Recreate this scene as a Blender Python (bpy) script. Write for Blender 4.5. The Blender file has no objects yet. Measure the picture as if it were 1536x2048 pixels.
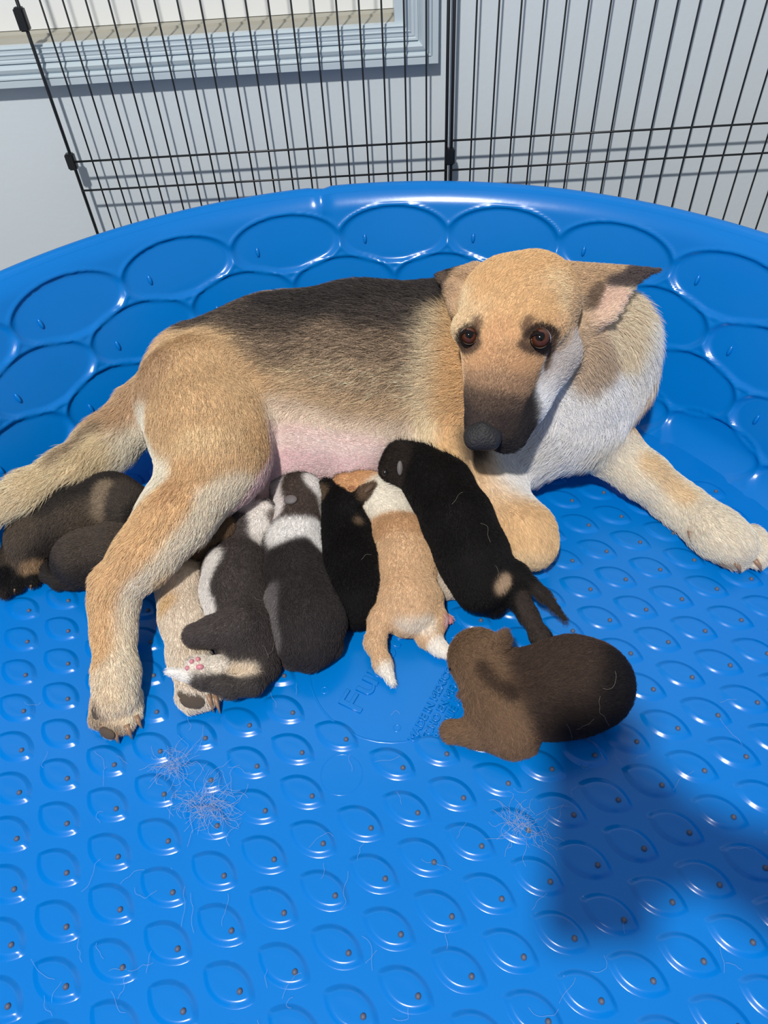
import bpy, bmesh, math, random
import numpy as np
from mathutils import Vector, Matrix
from mathutils.bvhtree import BVHTree

rng = np.random.default_rng(7)
random.seed(7)
SC = bpy.context.scene
COL = SC.collection

# ---------------------------------------------------------------- camera (solved from the pool-floor lattice)
CW = np.array([-0.105399, -0.428731, 0.722217])
_R = np.array([[0.9568109, -0.28714949, -0.04536606],
               [-0.23911683, -0.68860682, -0.68457563],
               [0.16533617, 0.66585721, -0.72752878]])
_u, _s, _v = np.linalg.svd(_R)
RW = _u @ _v                      # rows: image right, image down, forward
FPX = 1438.0
cam_d = bpy.data.cameras.new('camera')
cam = bpy.data.objects.new('camera', cam_d)
COL.objects.link(cam)
cam_d.sensor_fit = 'HORIZONTAL'
cam_d.sensor_width = 36.0
cam_d.lens = 36.0 * FPX / 1536.0
cam_d.clip_start = 0.01
_m = Matrix.Identity(4)
for _i in range(3):
    _m[_i][0] = RW[0][_i]
    _m[_i][1] = -RW[1][_i]
    _m[_i][2] = -RW[2][_i]
    _m[_i][3] = CW[_i]
cam.matrix_world = _m
SC.camera = cam

# ---------------------------------------------------------------- light
SC.view_settings.view_transform = 'Standard'
SC.view_settings.look = 'None'
SC.view_settings.gamma = 1.0
SC.view_settings.exposure = 0.0
SC.view_settings.use_curve_mapping = False
world = bpy.data.worlds.new('room_ambience')
SC.world = world
world.use_nodes = True
world.node_tree.nodes['Background'].inputs[0].default_value = (0.80, 0.88, 1.0, 1)
world.node_tree.nodes['Background'].inputs[1].default_value = 0.38
_g = np.array([0.155, -0.150, 0.0])          # where the phone's own shadow falls on the pool floor
LAMP = CW + 2.6 * (CW - _g) / 1.0
ld = bpy.data.lights.new('ceiling_lamp_light', 'POINT')
ld.energy = 355
ld.shadow_soft_size = 0.06
ld.color = (1.0, 0.955, 0.90)
lo = bpy.data.objects.new('ceiling_lamp_light', ld)
lo.location = LAMP
COL.objects.link(lo)

# ---------------------------------------------------------------- pixel -> place helpers
def ray(px, py):
    return RW.T @ np.array([(px - 768) / FPX, (py - 1024) / FPX, 1.0])
def at_z(px, py, z):
    v = ray(px, py)
    return CW + v * ((z - CW[2]) / v[2])
def depth(p):
    return float(RW[2] @ (np.asarray(p) - CW))
def on_plane(px, py, p0, n):
    v = ray(px, py)
    return CW + v * ((n @ (p0 - CW)) / (n @ v))
def resting(px, py, rpx, k=0.95):
    """a ball of image radius rpx lying on the pool floor"""
    z = 0.03
    for _ in range(12):
        p = at_z(px, py, z)
        r = rpx * depth(p) / FPX
        z = k * r
    return p, r

# ---------------------------------------------------------------- materials
def lin(c):
    c = np.asarray(c, float) / 255.0
    return np.where(c <= 0.04045, c / 12.92, ((c + 0.055) / 1.055) ** 2.4)
def srgb(*c):
    return tuple(lin(c)) + (1.0,)
def material(name, colour, rough=0.5, spec=0.5, noise=0.0, nscale=20.0, bump=0.0, bscale=200.0, metallic=0.0, coat=0.0):
    m = bpy.data.materials.new(name)
    m.use_nodes = True
    nt = m.node_tree
    b = nt.nodes['Principled BSDF']
    b.inputs['Base Color'].default_value = colour
    b.inputs['Roughness'].default_value = rough
    b.inputs['Specular IOR Level'].default_value = spec
    b.inputs['Metallic'].default_value = metallic
    b.inputs['Coat Weight'].default_value = coat
    if noise or bump:
        tc = nt.nodes.new('ShaderNodeTexCoord')
    if noise:
        n = nt.nodes.new('ShaderNodeTexNoise')
        n.inputs['Scale'].default_value = nscale
        n.inputs['Detail'].default_value = 5
        nt.links.new(tc.outputs['Object'], n.inputs['Vector'])
        mx = nt.nodes.new('ShaderNodeMix')
        mx.data_type = 'RGBA'
        mx.inputs[6].default_value = tuple(max(0, c * (1 - noise)) for c in colour[:3]) + (1,)
        mx.inputs[7].default_value = tuple(min(1, c * (1 + noise)) for c in colour[:3]) + (1,)
        nt.links.new(n.outputs['Fac'], mx.inputs[0])
        nt.links.new(mx.outputs[2], b.inputs['Base Color'])
    if bump:
        n2 = nt.nodes.new('ShaderNodeTexNoise')
        n2.inputs['Scale'].default_value = bscale
        n2.inputs['Detail'].default_value = 3
        nt.links.new(tc.outputs['Object'], n2.inputs['Vector'])
        bp = nt.nodes.new('ShaderNodeBump')
        bp.inputs['Strength'].default_value = bump
        bp.inputs['Distance'].default_value = 0.002
        nt.links.new(n2.outputs['Fac'], bp.inputs['Height'])
        nt.links.new(bp.outputs['Normal'], b.inputs['Normal'])
    return m
def attr_material(name, rough=0.6, spec=0.2, bump=0.0):
    m = bpy.data.materials.new(name)
    m.use_nodes = True
    nt = m.node_tree
    b = nt.nodes['Principled BSDF']
    b.inputs['Roughness'].default_value = rough
    b.inputs['Specular IOR Level'].default_value = spec
    a = nt.nodes.new('ShaderNodeAttribute')
    a.attribute_name = 'Col'
    nt.links.new(a.outputs['Color'], b.inputs['Base Color'])
    if bump:
        n2 = nt.nodes.new('ShaderNodeTexNoise')
        n2.inputs['Scale'].default_value = 500
        bp = nt.nodes.new('ShaderNodeBump')
        bp.inputs['Strength'].default_value = bump
        bp.inputs['Distance'].default_value = 0.001
        nt.links.new(n2.outputs['Fac'], bp.inputs['Height'])
        nt.links.new(bp.outputs['Normal'], b.inputs['Normal'])
    return m

M_POOL = material('moulded_blue_plastic', srgb(0, 116, 200), 0.22, 0.42, 0.05, 9, 0.04, 60)
M_NUB = material('dusty_nub_plastic', srgb(92, 96, 112), 0.5, 0.4)
M_WALL = material('pale_grey_wall_paint', srgb(204, 214, 220), 0.75, 0.2, 0.03, 6, 0.12, 120)
M_TRIM = material('glossy_grey_trim_paint', srgb(186, 200, 208), 0.25, 0.5, 0.03, 14, 0.10, 70)
M_SILL = material('worn_beige_sill_paint', srgb(172, 170, 158), 0.6, 0.3, 0.10, 30, 0.2, 90)
M_SASH = material('white_sash_paint', srgb(225, 228, 228), 0.4, 0.4, 0.03, 12)
M_WIRE = material('black_coated_wire', srgb(24, 27, 30), 0.38, 0.5)
M_FLOOR = material('room_floor_vinyl', srgb(140, 138, 134), 0.5, 0.4, 0.1, 8)
M_SKIN = attr_material('coat_skin', 0.7, 0.15, 0.15)
M_FUR = attr_material('coat_hair', 0.55, 0.25)
M_NOSE = material('black_nose_leather', srgb(44, 43, 44), 0.5, 0.3, 0.15, 90, 0.9, 420)
M_CLAW = material('horn_claw', srgb(150, 118, 92), 0.35, 0.5, 0.2, 120)
M_PAD = material('grey_paw_pad', srgb(128, 112, 96), 0.75, 0.2, 0.2, 90, 0.8, 500)
M_PINKPAD = material('pink_paw_pad', srgb(205, 130, 140), 0.4, 0.5, 0.1, 90)

# ---------------------------------------------------------------- mesh helpers
def link(o, parent=None):
    COL.objects.link(o)
    if parent is not None:
        o.parent = parent
    return o
def mesh_obj(name, verts, faces, mat, parent=None, smooth=True):
    me = bpy.data.meshes.new(name)
    me.from_pydata([tuple(v) for v in verts], [], [tuple(f) for f in faces])
    me.update()
    if smooth:
        me.polygons.foreach_set('use_smooth', [True] * len(me.polygons))
    if mat is not None:
        me.materials.append(mat)
    o = bpy.data.objects.new(name, me)
    return link(o, parent)
def bm_obj(name, bm, mat, parent=None, smooth=False):
    me = bpy.data.meshes.new(name)
    bm.to_mesh(me)
    bm.free()
    if smooth:
        me.polygons.foreach_set('use_smooth', [True] * len(me.polygons))
    me.materials.append(mat)
    o = bpy.data.objects.new(name, me)
    return link(o, parent)
def inst(name, me, parent=None, matrix=None):
    o = bpy.data.objects.new(name, me)
    link(o, parent)
    if matrix is not None:
        o.matrix_local = matrix
    return o
def empty(name, loc=(0, 0, 0)):
    o = bpy.data.objects.new(name, None)
    o.empty_display_size = 0.05
    o.location = loc
    return link(o)
def tag(o, label, cat, group=None):
    o['label'] = label
    o['category'] = cat
    if group:
        o['group'] = group
    return o
def tube_data(name, r, length, mat, n=8):
    """cylinder along +X from 0 to length"""
    bm = bmesh.new()
    bmesh.ops.create_cone(bm, cap_ends=True, segments=n, radius1=r, radius2=r, depth=length)
    bmesh.ops.rotate(bm, verts=bm.verts, cent=(0, 0, 0), matrix=Matrix.Rotation(math.pi / 2, 3, 'Y'))
    bmesh.ops.translate(bm, verts=bm.verts, vec=(length / 2, 0, 0))
    me = bpy.data.meshes.new(name)
    bm.to_mesh(me)
    bm.free()
    for p in me.polygons:
        p.use_smooth = len(p.vertices) == 4
    me.materials.append(mat)
    return me
def box_bm(bm, x0, x1, y0, y1, z0, z1):
    r = bmesh.ops.create_cube(bm, size=1.0)
    bmesh.ops.scale(bm, verts=r['verts'], vec=(x1 - x0, y1 - y0, z1 - z0))
    bmesh.ops.translate(bm, verts=r['verts'], vec=((x0 + x1) / 2, (y0 + y1) / 2, (z0 + z1) / 2))

# ---------------------------------------------------------------- room shell
ANG = math.radians(-15.4)
DW = np.array([math.cos(ANG), math.sin(ANG), 0])       # along the wall, to the right
NW = np.array([-DW[1], DW[0], 0])                      # into the wall
FENCE_P = np.array([-0.2599, 0.8846, 0.0])             # left post of the pen
FEN_D = FENCE_P @ NW
GAP = 0.035
WALL_P = FENCE_P + NW * GAP
# frame with X along the wall, Y into it, origin under the left post on the wall surface
MWALL = Matrix.Translation(Vector(WALL_P)) @ Matrix.Rotation(ANG, 4, 'Z')
def wall_uv(px, py, off=0.0):
    """position along wall and height of a pixel on the plane off metres in front of the wall"""
    q = on_plane(px, py, WALL_P - NW * off, NW)
    return (q - WALL_P) @ DW, q[2]

floor = mesh_obj('floor', [(-3, -3, -.006), (3, -3, -.006), (3, 3, -.006), (-3, 3, -.006)], [(0, 1, 2, 3)], M_FLOOR, smooth=False)
floor['kind'] = 'structure'

PR = 0.022                                              # how far the casing stands off the wall
u_in, z_in = wall_uv(806, 47, PR * 0.6)                   # inner corner of the casing
u_out, z_out = wall_uv(893, 125.5, PR)                  # outer lower corner
H_OPEN = z_in - .012
ww = bmesh.new()
box_bm(ww, -2.4, 2.6, 0, 0.12, -0.006, H_OPEN)          # below the window
box_bm(ww, u_in, 2.6, 0, 0.12, H_OPEN, 2.0)             # right of it
box_bm(ww, -2.4, -1.1, 0, 0.12, H_OPEN, 2.0)            # left of it
box_bm(ww, -1.1, u_in, 0, 0.12, 1.45, 2.0)              # above it
wall = bm_obj('wall_back', ww, M_WALL)
wall.matrix_world = MWALL
wall['kind'] = 'structure'

win = empty('window_1')
win.matrix_world = MWALL
win['kind'] = 'structure'
# moulded casing: profile given as (distance outward from the opening, protrusion)
cw = (z_in - z_out)
prof = [(0.0, 0.0), (0.0, .010), (.035, .0105), (.06, .0145), (.10, .0125), (.17, .0125), (.19, .0155), (.24, .0135), (.31, .0135), (.33, .0122),
        (.37, .0145), (.42, .0145), (.43, .011), (.45, .011), (.46, .0122), (.55, .021), (.64, .0195), (.70, .016), (.73, .019), (.765, .022), (.80, .022), (.80, .019),
        (.82, .019), (.835, PR), (1.0, PR), (1.0, 0.0)]
def casing(name, horizontal):
    vs, fs = [], []
    n = len(prof)
    for s, pr in prof:
        w = s * cw
        if horizontal:
            vs.append((-1.3, -pr, z_in - w)); vs.append((u_in + w, -pr, z_in - w))
        else:
            vs.append((u_in + w, -pr, z_in - w)); vs.append((u_in + w, -pr, 1.5))
    for i in range(n - 1):
        fs.append((2 * i, 2 * i + 1, 2 * i + 3, 2 * i + 2))
    return mesh_obj(name, vs, fs, M_TRIM, win, smooth=False)
casing('casing', True)
casing('casing', False)
sb = bmesh.new()
box_bm(sb, -1.1, u_in - .001, -0.004, 0.118, z_in - 0.0115, z_in - .001)
bm_obj('sill', sb, M_SILL, win)
sb = bmesh.new()
box_bm(sb, -1.1, u_in, 0.045, 0.048, z_in - .001, z_in + .0016)
bm_obj('sill_bead', sb, M_SILL, win)
sb = bmesh.new()
box_bm(sb, u_in - .012, u_in, -0.005, 0.09, z_in, 1.45)
bm_obj('jamb', sb, M_TRIM, win)
sb = bmesh.new()
box_bm(sb, -1.1, u_in - .012, 0.082, 0.112, z_in, z_in + .06)
box_bm(sb, u_in - .06, u_in - .012, 0.082, 0.112, z_in + .06, 1.4)
bm_obj('sash', sb, M_SASH, win)
M_GLASS = material('window_glass_night', srgb(120, 130, 140), 0.05, 0.6)
sb = bmesh.new()
box_bm(sb, -1.1, u_in - .06, 0.096, 0.102, z_in + .06, 1.4)
bm_obj('pane', sb, M_GLASS, win)

# ---------------------------------------------------------------- pool
U = 0.048                        # spacing of the embossed lattice
RF, RR, HR = 11.75 * U, 14.0 * U, 0.264
pool = empty('paddling_pool')
tag(pool, 'round blue moulded plastic paddling pool with embossed ovals, the dogs lying in it', 'paddling pool')
NA = 1440
th = np.linspace(0, 2 * np.pi, NA, endpoint=False)
# floor disc
nr = [0.0, .12, .24, .36, .46, .52, .562]
vs = [(0, 0, 0)]
for r in nr[1:]:
    vs += [(r * math.cos(a), r * math.sin(a), 0) for a in th[::8]]
n8 = NA // 8
fs = [(0, 1 + i, 1 + (i + 1) % n8) for i in range(n8)]
for k in range(len(nr) - 2):
    o = 1 + k * n8
    fs += [(o + i, o + n8 + i, o + n8 + (i + 1) % n8, o + (i + 1) % n8) for i in range(n8)]
mesh_obj('pool_floor', vs, fs, M_POOL, pool)
# wall with its three staggered rows of ovals pressed into it
def wall_profile(s):
    """s 0..1 from floor edge to rim; radius, height"""
    z = s * HR
    r = RF + (RR - RF) * s
    return r, z
zs = np.concatenate([np.linspace(0, .03, 10)[:-1], np.linspace(.03, HR - .006, 92)])
T, Z = np.meshgrid(th, zs)
Rr = RF + (RR - RF) * Z / HR
# soft fillet at the foot of the wall
foot = np.clip(1 - Z / .03, 0, 1)
Rr = Rr - 0.019 * foot ** 2
az = np.degrees(np.arctan2(np.cos(T), np.sin(T)))        # angle clockwise from +Y
disp = np.zeros_like(Rr)
edge = np.zeros_like(Rr)
for row, (z0, offs) in enumerate([(.201, 2.9), (.137, 10.4), (.073, 2.9), (.020, 10.4)]):
    hh = .0385 if row < 3 else .030
    da = (az - offs + 7.5) % 15.0 - 7.5
    e = np.sqrt((da / 7.55) ** 2 + ((Z - z0) / hh) ** 2)
    disp = np.maximum(disp, np.clip((1.03 - e) / .15, 0, 1))
    edge = np.maximum(edge, np.exp(-((e - 1.03) / .035) ** 2))
disp = disp * disp * (3 - 2 * disp)
kink = np.exp(-((az - 8.6) / .8) ** 2 - ((Z - .262) / .022) ** 2) * .006   # dent in the rim
Rr = Rr + disp * .0042 - edge * .0018 - kink
Rr = Rr + np.clip((Z - .236) / (HR - .236), 0, 1) ** 2 * .013
Zs = Z + (.0016 * disp * (Z > .03)) * 0
V = np.stack([Rr * np.cos(T), Rr * np.sin(T), Zs], -1).reshape(-1, 3)
nz = len(zs)
ii, jj = np.meshgrid(np.arange(NA), np.arange(nz - 1))
a = (jj * NA + ii).ravel(); b = (jj * NA + (ii + 1) % NA).ravel()
Fq = np.stack([b, a, a + NA, b + NA], -1)
mesh_obj('pool_wall', V, Fq, M_POOL, pool)
# rolled rim
vs, fs = [], []
prof_r = [(RR + .0045, HR - .0068), (RR + .0092, HR - .0028), (RR + .0135, HR - .0006), (RR + .018, HR), (RR + .0225, HR - .003), (RR + .0245, HR - .009), (RR + .0245, HR - .024)]
th2 = th[::4]
n2 = len(th2)
for r, z in prof_r:
    for t in th2:
        azd = math.degrees(math.atan2(math.cos(t), math.sin(t)))
        k = .006 * math.exp(-((azd - 8.6) / .8) ** 2)
        vs.append(((r - k) * math.cos(t), (r - k) * math.sin(t), z - k * .3))
for k in range(len(prof_r) - 1):
    for i in range(n2):
        j = (i + 1) % n2
        fs.append((k * n2 + j, k * n2 + i, (k + 1) * n2 + i, (k + 1) * n2 + j))
mesh_obj('rim', vs, fs, M_POOL, pool)

# raised lens-shaped scales of the pool floor, each with its nub
LT, WD = 0.62 * U, 0.37 * U
rho = (LT * LT + WD * WD) / (2 * WD)
def lens(inset, n=14):
    l, w = LT - inset * 1.25, WD - inset
    rh = (l * l + w * w) / (2 * w)
    half = math.asin(min(1, l / rh))
    pts = []
    for s in (1, -1):
        for k in range(n):
            a = -half + 2 * half * k / n
            x = rh * math.sin(a) * s
            y = (rh * math.cos(a) - (rh - w)) * s
            pts.append((x, y))
    return pts
rings = []
for q in np.linspace(0, 1, 9):
    rings.append((.0075 * q, -.0003 + .0031 * (q * q * (3 - 2 * q))))
rings += [(.0125, .0025)]
sv, sf = [], []
for ins_, z in rings:
    sv += [(x, y, z) for x, y in lens(ins_)]
nL = 28
for k in range(len(rings) - 1):
    for i in range(nL):
        j = (i + 1) % nL
        sf.append((k * nL + j, k * nL + i, (k + 1) * nL + i, (k + 1) * nL + j))
sf.append(tuple(reversed(range((len(rings) - 1) * nL, len(rings) * nL))))
# rotate: long axis along lattice (+i,+j) = world (+x,-y)
c45, s45 = math.cos(-math.pi / 4), math.sin(-math.pi / 4)
sv = [(x * c45 - y * s45, x * s45 + y * c45, z) for x, y, z in sv]
tmp = mesh_obj('raised_scale', sv, sf, M_POOL)
scale_me = tmp.data
bpy.data.objects.remove(tmp)
bm = bmesh.new()
for k in range(len(sf)):
    pass
if scale_me.polygons[0].normal.z < 0 and scale_me.polygons[-1].normal.z < 0:
    scale_me.flip_normals()
bm.free()
nb = bmesh.new()
bmesh.ops.create_uvsphere(nb, u_segments=10, v_segments=6, radius=.0027)
bmesh.ops.scale(nb, verts=nb.verts, vec=(1, 1, 1.0))
nub_me = bpy.data.meshes.new('nub')
nb.to_mesh(nub_me); nb.free()
nub_me.polygons.foreach_set('use_smooth', [True] * len(nub_me.polygons))
nub_me.materials.append(M_NUB)
CI, CJ = 7.57, -0.56
cells = []
for i in range(-8, 24):
    for j in range(-16, 16):
        x, y = (i - CI) * U, -(j - CJ) * U
        cx, cy = x - .18 * U, y + .18 * U
        rr = math.hypot(cx, cy)
        if rr > RF - .045 or rr < 2.12 * U or (i, j) == (6, 2):
            continue
        dc = depth((cx, cy, 0))
        cells.append(((dc if dc > .3 else 9), x, y, cx, cy))
cells.sort()
for k, (dc, x, y, cx, cy) in enumerate(cells[:300]):
    s = inst('raised_scale', scale_me, pool, Matrix.Translation((cx, cy, 0)))
    inst('nub', nub_me, s, Matrix.Translation((x - cx, y - cy, .0028)))
rest = cells[300:]
if rest:
    vs, fs = [], []
    for dc, x, y, cx, cy in rest:
        o = len(vs)
        vs += [(px + cx, py + cy, pz) for px, py, pz in sv]
        fs += [tuple(o + q for q in f) for f in sf]
    o = mesh_obj('raised_scales', vs, fs, M_POOL, pool)
    o['kind'] = 'stuff'
# nubs on the wall ovals
wn = bmesh.new()
bmesh.ops.create_uvsphere(wn, u_segments=10, v_segments=8, radius=1)
bmesh.ops.scale(wn, verts=wn.verts, vec=(.0028, .0030, .0075))
wn_me = bpy.data.meshes.new('wall_nub')
wn.to_mesh(wn_me); wn.free()
wn_me.polygons.foreach_set('use_smooth', [True] * len(wn_me.polygons))
wn_me.materials.append(M_POOL)
for z0, offs in [(.196, -1.1), (.131, 6.4), (.072, -1.1)]:
    for k in range(24):
        t = math.radians(90 - (offs + 15 * k))
        r = RF + (RR - RF) * z0 / HR + .0028
        inst('wall_nub', wn_me, pool, Matrix.Translation((r * math.cos(t), r * math.sin(t), z0)) @ Matrix.Rotation(t, 4, 'Z') @ Matrix.Rotation(.4, 4, 'Y'))
# thin embossed rings
def ring(x, y, r, w=.0008):
    vs, fs = [], []
    n = 40
    for dr, z in ((-w, -.0003), (0, w * .9), (w, -.0003)):
        vs += [((r + dr) * math.cos(2 * math.pi * k / n), (r + dr) * math.sin(2 * math.pi * k / n), z) for k in range(n)]
    for q in range(2):
        for k in range(n):
            fs.append((q * n + k, q * n + (k + 1) % n, (q + 1) * n + (k + 1) % n, (q + 1) * n + k))
    o = mesh_obj('embossed_ring', vs, fs, M_POOL, pool)
    o.data.flip_normals() if o.data.polygons[0].normal.z < 0 else None
    o.location = (x, y, 0)
p = at_z(683, 1549, 0); ring(p[0], p[1], .0215)
for q in [(649, 1380), (794, 1456), (1170, 1530), (905, 1280)]:
    p = at_z(*q, 0); ring(p[0], p[1], .0038, .0010)
ring(0, 0, 2.02 * U, .0016)
# embossed lettering
def lettering(text, base, end, height, name='embossed_lettering', fit=None):
    a = at_z(*base, 0); e = at_z(*end, 0)
    cu = bpy.data.curves.new(name, 'FONT')
    cu.body = text
    cu.size = height
    cu.extrude = .0009
    cu.bevel_depth = .0005
    cu.bevel_resolution = 1
    t = bpy.data.objects.new(name, cu)
    COL.objects.link(t)
    dg = bpy.context.evaluated_depsgraph_get()
    me = bpy.data.meshes.new_from_object(t.evaluated_get(dg))
    bpy.data.objects.remove(t)
    xs = [v.co.x for v in me.vertices]
    L = np.linalg.norm((e - a)[:2])
    k = L / max(xs)
    for v in me.vertices:
        v.co.x *= k
    me.materials.clear()
    me.materials.append(M_POOL)
    o = bpy.data.objects.new(name, me)
    link(o, pool)
    o.location = (a[0], a[1], .0004)
    o.rotation_euler = (0, 0, math.atan2(e[1] - a[1], e[0] - a[0]))
    return o
lettering('Funsicle', (717, 1432), (846, 1216), .040)
lettering('MADE IN MEXICO', (829, 1486), (908, 1336), .0122)
lettering('HECHO EN MEXICO', (848, 1496), (935, 1336), .0122)
lettering('FABRIQU\u00c9 AU MEXIQUE', (867, 1504), (976, 1312), .0122)

# ---------------------------------------------------------------- wire pen
WIRE_SP = 0.0319
FH = 0.76
PW = WIRE_SP * 19
wire_me = tube_data('upright_wire', .0014, FH - .012, M_WIRE)
post_me = tube_data('side_rail', .0026, FH, M_WIRE, 10)
bar_me = tube_data('cross_wire', .0017, PW, M_WIRE)
UP = Matrix.Rotation(-math.pi / 2, 4, 'Y')
def panel(origin, ang, label, clips):
    e = empty('wire_pen_panel')
    e.matrix_world = Matrix.Translation(Vector(origin)) @ Matrix.Rotation(ang, 4, 'Z')
    for k in range(20):
        if k in (0, 19):
            inst('side_rail', post_me, e, Matrix.Translation((k * WIRE_SP, 0, -.006)) @ UP)
        else:
            inst('upright_wire', wire_me, e, Matrix.Translation((k * WIRE_SP, 0, 0)) @ UP)
    for z in (.012, .054, .240, .286, .690, .735):
        inst('cross_wire', bar_me, e, Matrix.Translation((0, -.0028, z)))
    for x, z, h in clips:
        bm = bmesh.new()
        box_bm(bm, -.009, .0055, -.006, .006, -h, h)
        bmesh.ops.bevel(bm, geom=bm.edges[:], offset=.002, segments=2, affect='EDGES')
        o = bm_obj('hinge_clip', bm, M_WIRE, e)
        o.location = (x, 0, z)
    tag(e, label, 'pen panel')
    return e
panel(FENCE_P, ANG, 'black wire pen panel in front of the window sill, left of the double rail', [(0, .286, .0125), (0, .481, .0145)])
FP2 = FENCE_P + DW * (PW + .0085)
panel(FP2, ANG - .004, 'black wire pen panel against the bare wall, right of the double rail', [(0, .261, .0125)])

# ---------------------------------------------------------------- soft-body builder (distance fields -> one continuous skin)
CAP = 0.05
class Body:
    def __init__(self):
        self.prims = []           # a, ra, b, rb, k, sign, hairlen, flow(+1/-1/0)
    def seg(self, a, ra, b, rb, k=.02, sign=1, hair=None, flow=1):
        self.prims.append((np.asarray(a, float), ra, np.asarray(b, float), rb, k, sign, hair, flow))
    def pts(self, P):
        out = []
        for q in P:
            if len(q) == 3:
                out.append(resting(*q))
            else:
                p = at_z(q[0], q[1], q[3])
                out.append((p, q[2] * depth(p) / FPX))
        return out
    def chain(self, P, k=.02, sign=1, hair=None, flow=1):
        o = self.pts(P)
        if len(o) == 1:
            o = o + o
        for (a, ra), (b, rb) in zip(o[:-1], o[1:]):
            self.seg(a, ra, b, rb, k, sign, hair, flow)
    def bounds(self):
        lo = np.min([np.minimum(p[0] - p[1], p[2] - p[3]) for p in self.prims if p[5] > 0], 0)
        hi = np.max([np.maximum(p[0] + p[1], p[2] + p[3]) for p in self.prims if p[5] > 0], 0)
        return lo, hi
    def field(self, org, shape, h):
        d = np.full(shape, CAP, np.float32)
        for a, ra, b, rb, k, sign, _, _ in self.prims:
            rm = max(ra, rb)
            lo = np.minimum(a, b) - rm - CAP
            hi = np.maximum(a, b) + rm + CAP
            i0 = np.clip(np.floor((lo - org) / h).astype(int), 0, shape)
            i1 = np.clip(np.ceil((hi - org) / h).astype(int) + 1, 0, shape)
            if np.any(i1 <= i0):
                continue
            X = (org[0] + h * np.arange(i0[0], i1[0], dtype=np.float32))[:, None, None]
            Y = (org[1] + h * np.arange(i0[1], i1[1], dtype=np.float32))[None, :, None]
            Zz = (org[2] + h * np.arange(i0[2], i1[2], dtype=np.float32))[None, None, :]
            ba = (b - a).astype(np.float32)
            bb = float(ba @ ba)
            px, py, pz = X - a[0], Y - a[1], Zz - a[2]
            if bb > 1e-10:
                t = np.clip((px * ba[0] + py * ba[1] + pz * ba[2]) / bb, 0, 1)
                q = np.sqrt((px - t * ba[0]) ** 2 + (py - t * ba[1]) ** 2 + (pz - t * ba[2]) ** 2) - (ra + (rb - ra) * t)
            else:
                q = np.sqrt(px ** 2 + py ** 2 + pz ** 2) - ra
            sl = tuple(slice(i0[n], i1[n]) for n in range(3))
            cur = d[sl]
            if sign > 0:
                hh = np.clip(.5 + .5 * (cur - q) / k, 0, 1)
                d[sl] = np.minimum(cur * (1 - hh) + q * hh - k * hh * (1 - hh), CAP)
            else:
                q = -q
                hh = np.clip(.5 - .5 * (cur - q) / k, 0, 1)
                d[sl] = cur * (1 - hh) + q * hh + k * hh * (1 - hh)
        return d

def surface_nets(d, org, h):
    ins = d < 0
    n = np.array(d.shape)
    corner = [(x, y, z) for x in (0, 1) for y in (0, 1) for z in (0, 1)]
    cnt = np.zeros(tuple(n - 1), np.int8)
    for c in corner:
        cnt += ins[c[0]:n[0] - 1 + c[0], c[1]:n[1] - 1 + c[1], c[2]:n[2] - 1 + c[2]]
    act = np.argwhere((cnt > 0) & (cnt < 8))
    idx = np.full(tuple(n - 1), -1, np.int32)
    idx[act[:, 0], act[:, 1], act[:, 2]] = np.arange(len(act))
    vals = np.stack([d[act[:, 0] + c[0], act[:, 1] + c[1], act[:, 2] + c[2]] for c in corner], 1)
    C = np.array(corner, float)
    acc = np.zeros((len(act), 3)); w = np.zeros(len(act))
    for p in range(8):
        for q in range(p + 1, 8):
            if np.abs(C[p] - C[q]).sum() == 1:
                va, vb = vals[:, p], vals[:, q]
                m = (va < 0) != (vb < 0)
                t = np.where(m, va / np.where(m, va - vb, 1), 0)
                acc += np.where(m[:, None], C[p] + t[:, None] * (C[q] - C[p]), 0)
                w += m
    verts = org + h * (act + acc / w[:, None])
    faces = []
    for ax in range(3):
        o1, o2 = (ax + 1) % 3, (ax + 2) % 3
        s0 = [slice(1, n[k] - 1) for k in range(3)]
        s1 = list(s0)
        s0[ax] = slice(0, n[ax] - 1); s1[ax] = slice(1, n[ax])
        A, B = ins[tuple(s0)], ins[tuple(s1)]
        for flip in (False, True):
            e = np.argwhere((A & ~B) if not flip else (~A & B))
            if not len(e):
                continue
            off = np.ones(3, int); off[ax] = 0
            e = e + off
            u1 = np.zeros(3, int); u1[o1] = 1
            u2 = np.zeros(3, int); u2[o2] = 1
            g = [idx[tuple((e + dd).T)] for dd in (-u1 - u2, -u2, 0 * u1, -u1)]
            f = np.stack(g, 1)
            if flip:
                f = f[:, ::-1]
            faces.append(f)
    return verts, np.concatenate(faces)

def relax(v, f, it, lam=.5):
    e = np.concatenate([f[:, [0, 1]], f[:, [1, 2]], f[:, [2, 3]], f[:, [3, 0]]])
    e = np.unique(np.sort(e, 1), axis=0)
    deg = np.bincount(e.ravel(), minlength=len(v)).astype(float)
    for s in range(it):
        for l in (lam, -lam * 1.03):
            acc = np.stack([np.bincount(e[:, 0], v[e[:, 1], k], len(v)) + np.bincount(e[:, 1], v[e[:, 0], k], len(v)) for k in range(3)], 1)
            v = v + l * (acc / np.maximum(deg, 1)[:, None] - v)
    return v

def vnormals(v, f):
    nrm = np.cross(v[f[:, 2]] - v[f[:, 0]], v[f[:, 3]] - v[f[:, 1]])
    n = np.zeros_like(v)
    for k in range(4):
        for c in range(3):
            n[:, c] += np.bincount(f[:, k], nrm[:, c], len(v))
    return n / np.maximum(np.linalg.norm(n, axis=1), 1e-12)[:, None]

def tone(colour, g):
    c = lin(colour)
    l = float(c @ [.3, .6, .1])
    t = min(1, max(0, (l - .03) / .25))
    return c ** (1 - (1 - g) * t * t * (3 - 2 * t))

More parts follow.
